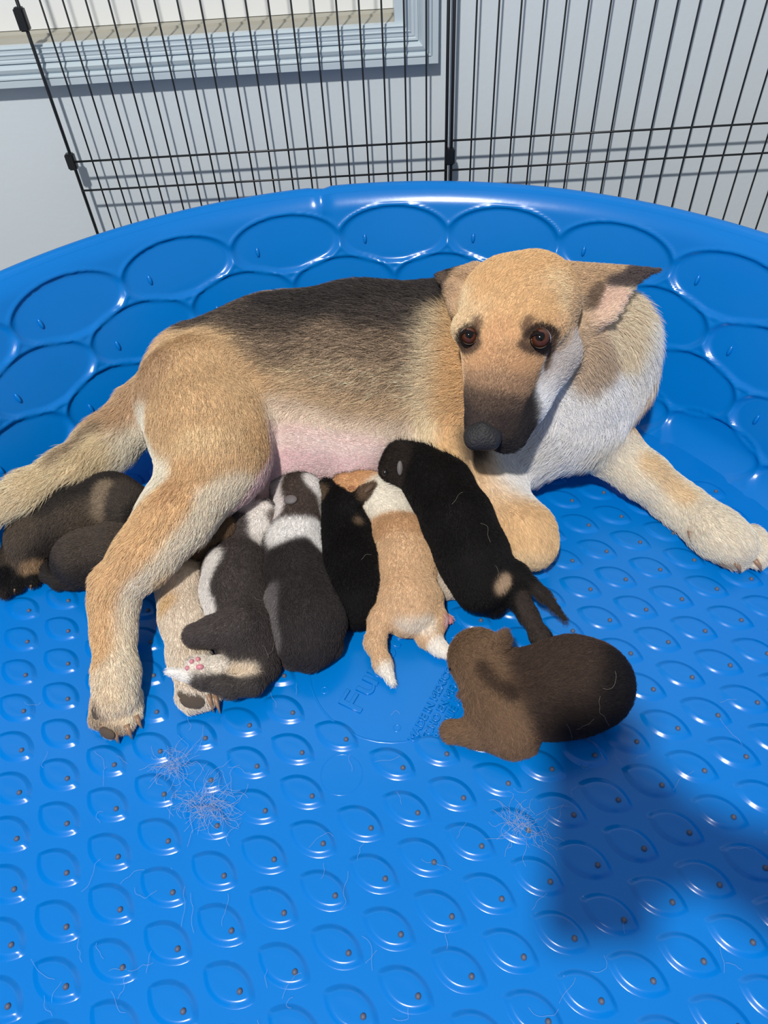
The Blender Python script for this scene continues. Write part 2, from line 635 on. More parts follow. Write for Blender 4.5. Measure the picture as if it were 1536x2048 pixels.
class Creature:
    """builds the skin mesh, then paints and furs it"""
    def __init__(self, name, body, voxel, carve=(), gap=.0026, hair_len=.008, smooth=3, floor_z=.0064, gamma=.84):
        self.body, self.name, self.hair_len, self.gamma = body, name, hair_len, gamma
        lo, hi = body.bounds()
        org = lo - 4 * voxel
        shape = np.ceil((hi - lo) / voxel).astype(int) + 9
        d = body.field(org, tuple(shape), voxel)
        for o in carve:
            od = o.field(org, tuple(shape), voxel)
            d = np.maximum(d, -(od - gap))
        zc = (org[2] + voxel * np.arange(shape[2], dtype=np.float32))[None, None, :]
        d = np.maximum(d, floor_z - zc)
        v, f = surface_nets(d, org, voxel)
        # keep the largest connected piece
        par = np.arange(len(v))
        e = np.concatenate([f[:, [0, 1]], f[:, [1, 2]], f[:, [2, 3]]])
        for _ in range(200):
            m = np.minimum(par[e[:, 0]], par[e[:, 1]])
            new = par.copy()
            np.minimum.at(new, e[:, 0], m); np.minimum.at(new, e[:, 1], m)
            new = new[new]
            if np.array_equal(new, par):
                break
            par = new
        root = np.bincount(par).argmax()
        keep = par == root
        mp = np.cumsum(keep) - 1
        f = mp[f[keep[f[:, 0]]]]
        v = v[keep]
        v = relax(v, f, smooth)
        self.v, self.f = v, f
        self.n = vnormals(v, f)
        self.bvh = BVHTree.FromPolygons(v.tolist(), f.tolist())
        self.strokes = []
    def hit(self, px, py):
        d = Vector(ray(px, py)).normalized()
        h = self.bvh.ray_cast(Vector(CW), d)
        if h[0] is None:
            # nearest point of the skin to the ray
            p = Vector(CW) + d * 0.95
            best = None
            for s in np.linspace(.45, 1.5, 40):
                q = Vector(CW) + d * s
                n = self.bvh.find_nearest(q)
                if best is None or n[3] < best[1]:
                    best = (n[0], n[3], n[1])
            return np.array(best[0]), np.array(best[2])
        return np.array(h[0]), np.array(h[1])
    def paint(self, colour, r, pts, jit=.10, hair=None, strength=1.0):
        c = tone(colour, self.gamma)
        P = [self.hit(*p)[0] for p in pts]
        Q = []
        for a, b in zip(P[:-1], P[1:]):
            L = np.linalg.norm(b - a)
            rw = r * depth(a) / FPX
            m = max(1, int(L / (rw * .8)))
            Q += [a + (b - a) * t / m for t in range(m)]
        Q.append(P[-1])
        for q in Q:
            self.strokes.append((q, r * depth(q) / FPX, c, jit, strength))
    def paint3(self, colour, rw, pts, jit=.1, strength=1.0):
        for q in pts:
            self.strokes.append((np.asarray(q), rw, lin(colour), jit, strength))
    def shade(self, base, jit=.1):
        v = self.v
        W = np.full(len(v), 2e-4)
        C = np.tile(tone(base, self.gamma), (len(v), 1)) * W[:, None]
        J = np.full(len(v), jit) * W
        for q, r, c, j, s in self.strokes:
            w = s * np.exp(-np.minimum(((v - q) ** 2).sum(1) / (r * r), 60)) * (0.02 / r)
            W += w; C += w[:, None] * c; J += w * j
        self.col = C / W[:, None]
        self.jit = J / W
    def flow(self):
        v = self.v
        W = np.full(len(v), 1e-9); D = np.zeros_like(v); H = np.full(len(v), self.hair_len * 1e-9)
        for a, ra, b, rb, k, sign, hair, fl in self.body.prims:
            if sign < 0:
                continue
            ba = b - a
            bb = ba @ ba
            t = np.clip(((v - a) @ ba) / bb, 0, 1) if bb > 1e-10 else np.zeros(len(v))
            dd = np.linalg.norm(v - a - t[:, None] * ba, axis=1) - (ra + (rb - ra) * t)
            w = np.exp(-np.abs(dd) / .007)
            W += w
            H += w * (self.hair_len if hair is None else hair)
            if bb > 1e-10:
                D += (w * fl)[:, None] * (ba / math.sqrt(bb))
        self.H = H / W
        D = D / W[:, None]
        D[:, 2] -= .25
        self.D = D
    def build(self, label, cat='dog', group=None, nfur=0, lift=.35, width=.00022, messy=.25, parent=None, base=(120, 100, 80), wave=0.0):
        self.shade(base)
        v, f = self.v, self.f
        me = bpy.data.meshes.new(self.name)
        me.from_pydata(v.tolist(), [], f.tolist())
        me.polygons.foreach_set('use_smooth', [True] * len(me.polygons))
        ca = me.color_attributes.new('Col', 'FLOAT_COLOR', 'POINT')
        rgba = np.c_[self.col, np.ones(len(v))]
        ca.data.foreach_set('color', rgba.ravel().astype(np.float32))
        me.materials.append(M_SKIN)
        me.update()
        o = bpy.data.objects.new(self.name, me)
        link(o, parent)
        if label:
            tag(o, label, cat, group)
        self.obj = o
        if nfur:
            self.flow()
            self.fur(nfur, lift, width, messy, wave)
        return o
    def fur(self, n, lift, width, messy, wave):
        v, f = self.v, self.f
        tri = np.concatenate([f[:, [0, 1, 2]], f[:, [0, 2, 3]]])
        A = v[tri[:, 0]]; B = v[tri[:, 1]]; Cc = v[tri[:, 2]]
        area = np.linalg.norm(np.cross(B - A, Cc - A), axis=1) * .5
        nz = self.n[tri].mean(1)[:, 2]
        zz = v[tri].mean(1)[:, 2]
        area = area * np.where((nz < -.55) | ((zz < .006) & (nz < 0)), 0, 1) * np.where(nz < -.2, .5, 1)
        Hh = self.H[tri].mean(1)
        area = area * np.where(Hh < .0004, 0, 1) * (np.clip(.008 / np.maximum(Hh, .002), .6, 1.8))
        pick = rng.choice(len(tri), n, p=area / area.sum())
        r1 = np.sqrt(rng.random(n)); r2 = rng.random(n)
        w = np.stack([1 - r1, r1 * (1 - r2), r1 * r2], 1)
        T3 = tri[pick]
        def mix(arr):
            return (arr[T3] * (w[..., None] if arr.ndim == 2 else w)).sum(1)
        P, N, D, H, K, J = mix(v), mix(self.n), mix(self.D), mix(self.H), mix(self.col), np.maximum(mix(self.jit), .17)
        N /= np.linalg.norm(N, axis=1)[:, None] + 1e-9
        D = D + rng.normal(0, messy, (n, 3))
        # clumped disturbance
        ph = P * 90
        D += wave * np.stack([np.sin(ph[:, 1] + ph[:, 2] * 1.3), np.sin(ph[:, 0] * 1.1 + ph[:, 2]), np.sin(ph[:, 0] + ph[:, 1])], 1)
        Tn = D - (D * N).sum(1)[:, None] * N
        Tn /= np.linalg.norm(Tn, axis=1)[:, None] + 1e-9
        L = H * rng.uniform(.65, 1.25, n)
        lf = lift * rng.uniform(.6, 1.5, n)
        d0 = Tn + (lf * 1.6)[:, None] * N
        d0 /= np.linalg.norm(d0, axis=1)[:, None]
        d1 = Tn + (lf * .35)[:, None] * N
        d1 /= np.linalg.norm(d1, axis=1)[:, None]
        p0 = P - N * .0006
        p1 = P + d0 * (L * .5)[:, None]
        p2 = p1 + d1 * (L * .5)[:, None]
        p1[:, 2] = np.maximum(p1[:, 2], .004); p2[:, 2] = np.maximum(p2[:, 2], .004)
        pts = np.stack([p0, p1, p2], 1).reshape(-1, 3).astype(np.float32)
        cu = bpy.data.hair_curves.new('fur')
        cu.add_curves([3] * n)
        cu.attributes['position'].data.foreach_set('vector', pts.ravel())
        ra = cu.attributes.get('radius') or cu.attributes.new('radius', 'FLOAT', 'POINT')
        rad = np.tile(np.array([1.0, .8, .15]), n) * width * np.repeat(rng.uniform(.7, 1.3, n), 3)
        ra.data.foreach_set('value', rad.astype(np.float32))
        fac = np.exp(rng.normal(0, 1, n) * J)
        K = np.clip(K * np.clip(fac, .2, 3.0)[:, None], 0, .95)
        pinkish = (K[:, 2] > K[:, 1] * .93) & (K[:, 0] > K[:, 1] * 1.12) & (K[:, 1] > .15) & (rng.random(n) < .65)
        K[pinkish] = K[pinkish] * .35 + np.array([.78, .70, .64]) * .65
        ca = cu.attributes.new('Col', 'FLOAT_COLOR', 'CURVE')
        ca.data.foreach_set('color', np.c_[K, np.ones(n)].ravel().astype(np.float32))
        cu.materials.append(M_FUR)
        o = bpy.data.objects.new('fur', cu)
        link(o, self.obj)
        return o
#@@ANIMALS
# ================================================================ the puppies
TAN = (214, 170, 122); CREAM = (232, 214, 190); WHITE = (232, 226, 218)
BLACK = (26, 24, 24); GREY = (82, 74, 72); SABLE = (92, 76, 62); DARKSABLE = (52, 46, 42); BROWN = (104, 80, 62); PINK = (206, 150, 156)
GROUP = 'litter of puppies beside their mother'
bodies = {}

# tan puppy -------------------------------------------------------
b = Body()
b.chain([(698, 968, 30, .062), (730, 985, 36, .060), (768, 1003, 42, .052), (790, 1030, 52), (806, 1080, 56), (812, 1125, 56), (811, 1165, 51), (814, 1205, 56), (816, 1220, 50)], .016)
b.chain([(785, 1225, 34), (762, 1236, 22, .030), (750, 1285, 17, .020), (765, 1328, 14, .013), (785, 1367, 6, .009)], .008)
b.chain([(845, 1208, 42), (862, 1240, 28), (857, 1272, 22), (878, 1298, 14), (901, 1313, 11)], .008)
b.chain([(862, 1215, 20), (886, 1236, 9), (900, 1242, 9)], .005)
b.chain([(740, 1040, 18, .03), (732, 1015, 13, .03)], .01)
bodies['tan'] = b
# black puppy sprawled over the foreleg ---------------------------
b = Body()
b.chain([(783, 943, 20, .088), (806, 926, 37, .094), (845, 938, 44, .094), (880, 975, 58, .088), (915, 1040, 63, .084), (945, 1110, 64, .072), (960, 1165, 56, .056)], .02)
b.chain([(1000, 1128, 26, .066), (1036, 1146, 17, .062), (1088, 1192, 11, .052), (1131, 1240, 4, .040)], .006)
b.chain([(1000, 1165, 34, .05), (1034, 1195, 18, .038), (1056, 1230, 14, .028), (1080, 1272, 14, .018), (1092, 1282, 12, .012)], .012)
b.chain([(965, 1180, 40, .046), (985, 1204, 22, .028), (990, 1222, 12, .014)], .012)
b.chain([(842, 985, 26, .065), (830, 1020, 14, .05), (828, 1005, 10, .06)], .01)
bodies['black_top'] = b
# black and tan puppy wedged between ------------------------------
b = Body()
b.chain([(672, 988, 28, .055), (690, 1018, 38, .05), (695, 1075, 50), (704, 1135, 56), (712, 1190, 54), (712, 1215, 42)], .016)
b.chain([(664, 985, 14, .062), (652, 968, 9, .070)], .006)
b.chain([(652, 968, 9, .070), (640, 978, 7, .064)], .004)
b.chain([(705, 1005, 16, .070), (728, 985, 11, .082), (746, 968, 5, .090)], .006)
bodies['black_small'] = b
# grey and white puppy seen from the back ---------------------------
b = Body()
b.chain([(566, 978, 28, .052), (598, 990, 42, .054), (592, 1040, 42, .046), (588, 1095, 53), (592, 1150, 57), (604, 1205, 63), (616, 1250, 69), (615, 1282, 56)], .016)
b.chain([(650, 1290, 34), (620, 1326, 14, .016), (582, 1324, 12, .014), (556, 1292, 10, .016)], .006)
b.chain([(560, 1215, 34, .045), (556, 1255, 26, .03)], .012)
b.chain([(552, 1085, 26, .04), (540, 1060, 18, .045)], .012)
bodies['grey_back'] = b
# grey and white puppy on its side --------------------------------
b = Body()
b.chain([(530, 1022, 22, .060), (518, 1045, 30, .052), (492, 1085, 44), (470, 1140, 58), (470, 1185, 62), (482, 1230, 58), (496, 1275, 60), (512, 1325, 42)], .014)
b.chain([(472, 1072, 28, .050), (478, 1042, 25, .058), (484, 1005, 18, .066), (494, 970, 13, .072)], .010)
b.chain([(480, 1255, 46, .055), (430, 1262, 28, .060), (390, 1272, 23, .056)], .008)
b.chain([(480, 1325, 20, .030), (440, 1332, 17, .036), (405, 1334, 17, .042), (388, 1330, 15, .046)], .006)
b.chain([(528, 1335, 30), (505, 1368, 20, .028), (460, 1376, 19, .030), (407, 1360, 16, .038), (338, 1343, 6, .046)], .006)
bodies['grey_side'] = b
# sable puppies at the back end --------------------------------------
b = Body()
b.chain([(432, 1058, 40, .066), (400, 1070, 46, .056), (340, 1088, 50), (240, 1105, 57), (172, 1118, 53), (156, 1120, 46)], .016)
b.chain([(150, 1160, 20, .016), (118, 1166, 13, .013), (94, 1152, 11, .012), (88, 1128, 9, .012), (96, 1108, 7, .014)], .004)
bodies['sable_low'] = b
b = Body()
b.chain([(278, 1042, 30, .055), (262, 1022, 44, .058), (222, 1005, 52, .055), (150, 1022, 55, .050), (92, 1052, 56), (62, 1080, 46)], .02)
b.chain([(60, 1095, 38), (50, 1135, 19), (38, 1166, 14), (36, 1178, 12)], .008)
b.chain([(70, 1105, 30), (68, 1140, 16), (68, 1158, 13), (68, 1168, 11)], .006)
b.chain([(30, 1075, 18), (12, 1120, 12, .014), (10, 1192, 8, .009)], .012)
bodies['sable_top'] = b
# brown puppy on its own --------------------------------------------
b = Body()
b.chain([(926, 1335, 22), (955, 1316, 46, .052), (985, 1355, 50, .045), (1005, 1400, 64), (1085, 1385, 80), (1150, 1370, 86), (1185, 1368, 76)], .02)
b.chain([(1000, 1430, 50), (1018, 1462, 44), (960, 1466, 24), (905, 1464, 20)], .012)
b.chain([(1030, 1485, 22), (1050, 1490, 18)], .012)
b.chain([(1060, 1310, 22), (1045, 1298, 10)], .01)
b.chain([(990, 1298, 13, .080), (1004, 1282, 13, .086), (1010, 1268, 6, .090)], .005)
b.chain([(945, 1385, 16), (928, 1392, 11)], .006)
bodies['brown'] = b

def pup(key, name, label, carve, base, n=26000, voxel=.0026, hair=.0065, **kw):
    c = Creature(name, bodies[key], voxel, [bodies[k] for k in carve], hair_len=hair)
    return c

# ================================================================ the mother
b = Body()
# torso, tail end to chest
b.chain([(1030, 790, 128, .125), (880, 745, 156, .135), (720, 745, 158, .128), (560, 755, 145, .115), (420, 775, 128, .100)], .04, hair=.017)
# shoulders, chest and neck
b.chain([(1110, 845, 100, .105), (1050, 890, 80, .075)], .03, hair=.020)
b.chain([(1060, 650, 85, .235), (1110, 710, 100, .195), (1130, 775, 108, .15)], .03, hair=.020)
b.chain([(1130, 640, 62, .225), (1188, 690, 98, .175), (1190, 745, 92, .14), (1150, 820, 90, .115)], .03, hair=.030)
b.chain([(900, 700, 110, .16), (960, 670, 95, .18), (1030, 650, 90, .22)], .03, hair=.017, flow=-1)
# udder
b.chain([(540, 880, 62, .085), (620, 890, 66, .085), (730, 890, 62, .09)], .03, hair=.0045)
b.chain([(545, 950, 42, .06), (510, 1010, 14, .045)], .02, hair=.003)
b.chain([(575, 925, 46, .075)], .012, hair=.004)
b.chain([(705, 925, 48, .075)], .012, hair=.004)
b.chain([(770, 905, 34, .085)], .012, hair=.004)
# upper hind leg
b.chain([(395, 800, 118, .135), (420, 870, 104, .135), (430, 920, 92, .130), (352, 1035, 62, .115), (290, 1112, 48, .10), (238, 1172, 46, .078)], .03, hair=.011)
b.chain([(212, 1165, 22, .085), (226, 1215, 36, .060), (228, 1270, 33, .045), (232, 1345, 36, .032), (232, 1400, 42)], .02, hair=.008)
b.chain([(205, 1400, 20), (198, 1440, 18)], .006, hair=.006)
b.chain([(232, 1410, 22), (226, 1455, 20)], .006, hair=.006)
b.chain([(252, 1400, 20), (252, 1450, 18)], .006, hair=.006)
b.chain([(268, 1390, 16), (272, 1430, 14)], .006, hair=.006)
b.chain([(219, 1395, 4, .047), (213, 1445, 5, .040)], .003, sign=-1)
b.chain([(243, 1392, 4, .049), (241, 1450, 5, .040)], .003, sign=-1)
b.chain([(262, 1390, 3, .045), (264, 1435, 4, .036)], .003, sign=-1)
# under hind leg
b.chain([(520, 930, 60, .05), (440, 1075, 22, .012), (368, 1172, 42), (372, 1240, 42), (378, 1310, 34), (390, 1370, 36)], .02, hair=.007)
b.chain([(335, 1160, 20, .03), (345, 1230, 18, .025)], .012, hair=.007)
b.chain([(375, 1395, 22), (385, 1408, 20)], .008, hair=.006)
b.chain([(405, 1385, 20), (412, 1402, 18)], .008, hair=.006)
b.chain([(420, 1370, 18), (430, 1395, 12)], .008, hair=.006)
# tail
b.chain([(290, 830, 62, .095), (215, 890, 44, .085), (140, 945, 36, .085), (60, 985, 30, .085), (-30, 1035, 26, .075)], .03, hair=.020)
# folded foreleg
b.chain([(860, 830, 100, .105), (905, 900, 82, .085), (975, 985, 60, .055), (1050, 1065, 48, .048), (1062, 1092, 44, .044)], .03, hair=.009)
b.chain([(1050, 1100, 38), (970, 1135, 34), (905, 1160, 32), (885, 1172, 26)], .012, hair=.006)
# stretched foreleg
b.chain([(1150, 860, 72, .085), (1225, 905, 47, .06), (1290, 955, 39, .045), (1345, 1000, 36), (1385, 1030, 35), (1430, 1065, 42), (1465, 1090, 44)], .025, hair=.009)
b.chain([(1450, 1095, 26), (1472, 1122, 21)], .006, hair=.006)
b.chain([(1480, 1085, 26), (1510, 1118, 22)], .006, hair=.006)
b.chain([(1505, 1075, 24), (1540, 1108, 20)], .006, hair=.006)
b.chain([(1385, 1050, 14), (1380, 1072, 8)], .008, hair=.005)
b.chain([(1455, 1080, 4, .050), (1493, 1128, 6, .036)], .003, sign=-1)
b.chain([(1490, 1072, 4, .050), (1526, 1116, 6, .036)], .003, sign=-1)
# head
b.chain([(1020, 612, 98, .285), (1060, 605, 98, .285)], .008, hair=.006, flow=1)
b.chain([(978, 838, 48, .207), (996, 770, 57, .235), (1008, 700, 75, .262), (1020, 640, 90, .28)], .02, hair=.004)
b.chain([(1012, 868, 40, .187), (1050, 800, 42, .207), (1100, 705, 60, .24)], .015, hair=.006)
b.chain([(966, 868, 32, .199)], .010, hair=.002)
b.chain([(930, 655, 24, .285), (960, 640, 28, .29)], .02, hair=.005)
b.chain([(1100, 655, 26, .285), (1060, 640, 28, .295)], .02, hair=.005)
# eye sockets
b.chain([(939, 674, 15, .292)], .006, sign=-1)
b.chain([(1080, 680, 17, .296)], .006, sign=-1)
# ears
for p, q in [((1130, 556, 30, .285), (1318, 541, 4, .262)), ((1150, 580, 18, .275), (1292, 552, 4, .262)), ((1170, 615, 12, .262), (1264, 576, 6, .262)), ((1160, 600, 16, .268), (1278, 563, 5, .262)), ((1176, 630, 12, .258), (1257, 588, 6, .262)), ((1180, 645, 11, .255), (1248, 604, 6, .262)), ((1178, 650, 11, .253), (1238, 620, 7, .261)), ((1172, 655, 11, .252), (1225, 635, 7, .26))]:
    b.chain([p, q], .007, hair=.006)
for p, q in [((950, 555, 28, .285), (874, 551, 5, .268)), ((930, 590, 22, .28), (880, 560, 5, .268)), ((918, 625, 16, .275), (893, 585, 7, .266))]:
    b.chain([p, q], .007, hair=.006)
b.chain([(1222, 600, 15, .284), (1205, 620, 13, .279)], .006, sign=-1)
bodies['mother'] = b
order = ['black_top', 'tan', 'grey_side', 'grey_back', 'black_small', 'sable_top', 'sable_low', 'brown']

# ---------------------------------------------------------------- small parts laid on a skin
_sph = {}
def blob(cr, name, px, py, rx, ry, ang, thick, mat, lift=0.0, label=None):
    """a flattened pebble lying on the skin of cr; rx, ry in image pixels, ang in the image (degrees, clockwise from right)"""
    p, n = cr.hit(px, py)
    k = depth(p) / FPX
    a = math.radians(ang)
    t = RW[0] * math.cos(a) + RW[1] * math.sin(a)
    n = n / np.linalg.norm(n)
    if n @ (CW - p) < 0:
        n = -n
    t = t - (t @ n) * n
    t /= np.linalg.norm(t)
    s = np.cross(n, t)
    if mat.name not in _sph:
        bm = bmesh.new()
        bmesh.ops.create_uvsphere(bm, u_segments=14, v_segments=9, radius=1)
        me = bpy.data.meshes.new(name)
        bm.to_mesh(me); bm.free()
        me.polygons.foreach_set('use_smooth', [True] * len(me.polygons))
        me.materials.append(mat)
        _sph[mat.name] = me
    p = p + n * lift
    M = Matrix(((t[0] * rx * k, s[0] * ry * k, n[0] * thick, p[0]), (t[1] * rx * k, s[1] * ry * k, n[1] * thick, p[1]),
                (t[2] * rx * k, s[2] * ry * k, n[2] * thick, p[2]), (0, 0, 0, 1)))
    o = inst(name, _sph[mat.name], cr.obj, M)
    if label:
        o['label'] = label
    return o
def claw(cr, px, py, dx, dy, r, mat):
    """curved horn from a skin point towards an image offset"""
    p, n = cr.hit(px, py)
    k = depth(p) / FPX
    tip = p + (RW[0] * dx + RW[1] * dy) * k
    tip[2] = max(tip[2] - .004, .004)
    mid = (p + tip) / 2 + np.array([0, 0, .0022])
    P = [p - (tip - p) * .25, mid, tip]
    R = [r * k, r * k * .75, r * k * .12]
    vs, fs = [], []
    m = 7
    for q, rr in zip(P, R):
        d = (tip - p) / np.linalg.norm(tip - p)
        e1 = np.cross(d, [0, 0, 1.0]); e1 /= np.linalg.norm(e1)
        e2 = np.cross(d, e1)
        vs += [q + rr * (e1 * math.cos(2 * math.pi * i / m) + e2 * math.sin(2 * math.pi * i / m)) for i in range(m)]
    for a in range(2):
        fs += [(a * m + i, a * m + (i + 1) % m, (a + 1) * m + (i + 1) % m, (a + 1) * m + i) for i in range(m)]
    fs += [tuple(range(m))[::-1], tuple(range(2 * m, 3 * m))]
    return mesh_obj('claw', vs, fs, mat, cr.obj)

# ---------------------------------------------------------------- mother: skin, coat, face
mum = Creature('mother_dog', b, .0033, [bodies[k] for k in order], gap=.003, hair_len=.012, smooth=4, gamma=.72)
P = mum.paint
SADDLE = (48, 44, 43)
P((54, 49, 47), 38, [(880, 585), (800, 582), (700, 590), (600, 610), (520, 628)], .6)
P((72, 64, 59), 30, [(872, 650), (800, 632), (710, 632)], .7)
P((84, 73, 65), 28, [(430, 625), (500, 645), (600, 660)], .7)
P((124, 104, 84), 34, [(850, 715), (770, 690), (670, 685), (590, 700), (510, 680)], .7)
P((160, 132, 100), 34, [(835, 780), (750, 765), (670, 750), (610, 735)], .55)
P((200, 164, 120), 28, [(800, 820), (710, 815), (650, 790), (580, 765)], .25)
P((226, 202, 176), 24, [(810, 858), (730, 850), (660, 838), (590, 815), (545, 820)], .12)
P((224, 192, 184), 24, [(790, 895), (720, 890), (650, 880), (580, 865), (550, 860)], .08)
P((214, 166, 170), 26, [(545, 925), (520, 975), (510, 1010), (600, 925), (690, 935), (750, 925)], .06)
P((210, 170, 120), 40, [(420, 680), (480, 730), (500, 800), (430, 830), (350, 780), (400, 740), (330, 850)], .12)
P((222, 188, 138), 30, [(480, 880), (440, 900), (390, 880)], .1)
P((204, 160, 108), 22, [(505, 830), (512, 870), (490, 900), (380, 930)], .1)
P((188, 148, 106), 24, [(310, 740), (270, 790), (245, 835)], .15)
P((236, 222, 196), 26, [(280, 830), (262, 880), (255, 930), (300, 950), (290, 900)], .08)
P((222, 196, 150), 26, [(215, 900), (150, 945), (80, 985), (10, 1020)], .12)
P((150, 126, 96), 6, [(205, 845), (165, 872), (110, 920)], .3, strength=.5)
P((216, 170, 115), 26, [(340, 1000), (300, 1060), (255, 1110), (205, 1160), (200, 1220), (205, 1290)], .1)
P((234, 214, 184), 24, [(470, 960), (420, 1030), (365, 1090), (300, 1160), (255, 1230), (250, 1320), (255, 1380)], .08)
P((190, 142, 94), 12, [(345, 975), (330, 1000)], .1)
P((226, 200, 164), 22, [(215, 1350), (225, 1400)], .1)
P((160, 138, 112), 9, [(190, 1410), (205, 1450), (230, 1470)], .2)
P((226, 206, 182), 30, [(365, 1180), (390, 1200), (370, 1300), (400, 1400)], .08)
P((222, 180, 124), 14, [(325, 1150), (335, 1200)], .1)
P((232, 205, 160), 24, [(870, 640), (858, 720), (848, 800), (850, 860)], .1)
P((214, 166, 108), 30, [(905, 640), (905, 720), (900, 800), (905, 880)], .1)
P((216, 172, 118), 34, [(950, 940), (1000, 1000), (1060, 1060), (1080, 1090)], .1)
P((226, 190, 142), 16, [(1040, 1120), (1080, 1120)], .1)
P((196, 178, 158), 16, [(905, 1165), (880, 1175)], .2)
P((236, 232, 226), 40, [(1010, 960), (1060, 930), (1120, 920), (1190, 870), (1180, 820), (1120, 850)], .06)
P((238, 234, 230), 26, [(1100, 810), (1110, 850), (1245, 800), (1210, 810)], .06)
P((222, 198, 162), 26, [(1220, 640), (1265, 670), (1250, 620)], .1)
P((238, 230, 218), 18, [(1290, 660), (1290, 720), (1265, 765)], .05)
P((182, 152, 120), 26, [(1190, 660), (1195, 710), (1180, 750)], .2)
P((232, 216, 190), 30, [(1200, 900), (1260, 950), (1330, 1010), (1400, 1060), (1470, 1110), (1530, 1110)], .08)
P((222, 186, 136), 14, [(1290, 925), (1340, 970), (1365, 995)], .1)
P((150, 132, 112), 7, [(1440, 1125), (1465, 1130)], .2)
# head
P((212, 164, 108), 34, [(1030, 520), (980, 560), (1040, 570), (1100, 570), (950, 600), (1010, 610), (1090, 610)], .12)
P((228, 194, 146), 18, [(930, 600), (925, 640), (1115, 560), (1125, 600)], .1)
P((196, 144, 96), 20, [(1005, 650), (1000, 700), (965, 720), (1050, 730)], .14)
P((150, 114, 84), 22, [(1000, 745), (970, 765), (1040, 765)], .3)
P((96, 79, 67), 20, [(985, 795), (955, 805), (1020, 812)], .4)
P((66, 56, 53), 20, [(970, 838), (1010, 850), (940, 830)], .2)
P((44, 40, 41), 18, [(1068, 820), (1055, 860), (1030, 895), (1000, 905), (950, 905), (930, 870), (932, 840)], .2)
P((92, 70, 56), 6, [(1042, 692), (1058, 702), (1080, 702), (1100, 690)], .2)
P((58, 44, 38), 5, [(1052, 672), (1062, 660), (1080, 655), (1100, 660), (1116, 668)], .2, strength=1.2)
P((58, 44, 38), 5, [(954, 672), (946, 660), (932, 656), (922, 666), (922, 684)], .2, strength=1.2)
P((92, 70, 56), 6, [(928, 694), (944, 700), (956, 690)], .2)
P((120, 90, 68), 7, [(1058, 642), (1050, 655)], .25)
P((120, 90, 68), 7, [(950, 640), (955, 652)], .25)
P((186, 138, 92), 12, [(1010, 690), (1000, 720)], .14)
P((216, 172, 122), 16, [(1145, 610), (1140, 640), (1128, 650)], .12)
P((190, 160, 128), 10, [(1135, 672), (1118, 690)], .15)
P((100, 78, 62), 5, [(1112, 668), (1106, 690), (1096, 712), (1090, 735)], .2)
P((182, 172, 166), 20, [(1140, 700), (1126, 728), (1112, 755)], .15)
P((208, 204, 204), 14, [(1098, 780), (1110, 765)], .1)
P((236, 236, 238), 14, [(1088, 800), (1085, 830)], .05)
P((192, 152, 110), 16, [(1150, 545), (1180, 550), (1170, 530), (1220, 535)], .15)
P((92, 80, 78), 9, [(1220, 560), (1250, 560), (1290, 552), (1320, 541)], .15, strength=1.4)
P((224, 184, 160), 16, [(1200, 630), (1220, 610), (1235, 590), (1205, 650)], .1)
P((120, 98, 80), 8, [(1185, 590), (1195, 575), (1180, 615)], .2)
P((192, 152, 112), 14, [(935, 545), (910, 560), (915, 600)], .12)
P((112, 92, 78), 8, [(878, 553), (890, 562)], .15)
mum.build('tan and black shepherd mother dog lying in the blue pool nursing her litter', 'dog', None, nfur=330000, lift=.26, width=.00019, messy=.25, base=TAN, wave=.10)

# nose pad
nb_ = Body()
nb_.chain([(943, 867, 14, .205), (966, 864, 20, .208), (988, 868, 14, .205)], .012)
nb_.chain([(948, 884, 16, .201), (982, 884, 16, .201)], .012)
nb_.chain([(941, 892, 6, .2125)], .003, sign=-1)
nb_.chain([(989, 892, 6.5, .2125)], .003, sign=-1)
nc = Creature('nose', nb_, .0014, smooth=2, floor_z=-1)
no = mesh_obj('nose', nc.v, nc.f, M_NOSE, mum.obj)

# eyes
def eye_material():
    m = bpy.data.materials.new('brown_eye')
    m.use_nodes = True
    nt = m.node_tree
    bs = nt.nodes['Principled BSDF']
    bs.inputs['Roughness'].default_value = .05
    bs.inputs['Coat Weight'].default_value = 0.25
    bs.inputs['Specular IOR Level'].default_value = .3
    tc = nt.nodes.new('ShaderNodeTexCoord')
    sp = nt.nodes.new('ShaderNodeSeparateXYZ')
    nt.links.new(tc.outputs['Object'], sp.inputs[0])
    rp = nt.nodes.new('ShaderNodeValToRGB')
    rp.color_ramp.interpolation = 'LINEAR'
    els = rp.color_ramp.elements
    els[0].position = 0.0; els[0].color = srgb(205, 196, 190)
    els[1].position = 1.0; els[1].color = (.003, .003, .003, 1)
    for pos, c in [(.40, srgb(205, 196, 190)), (.44, srgb(22, 11, 8)), (.56, srgb(66, 35, 22)), (.88, srgb(82, 44, 28)), (.915, (.004, .003, .003, 1))]:
        e = els.new(pos); e.color = c
    nt.links.new(sp.outputs['Z'], rp.inputs[0])
    nt.links.new(rp.outputs[0], bs.inputs['Base Color'])
    return m
M_EYE = eye_material()
M_LID = material('dark_eyelid_skin', srgb(26, 19, 18), .75, .12)
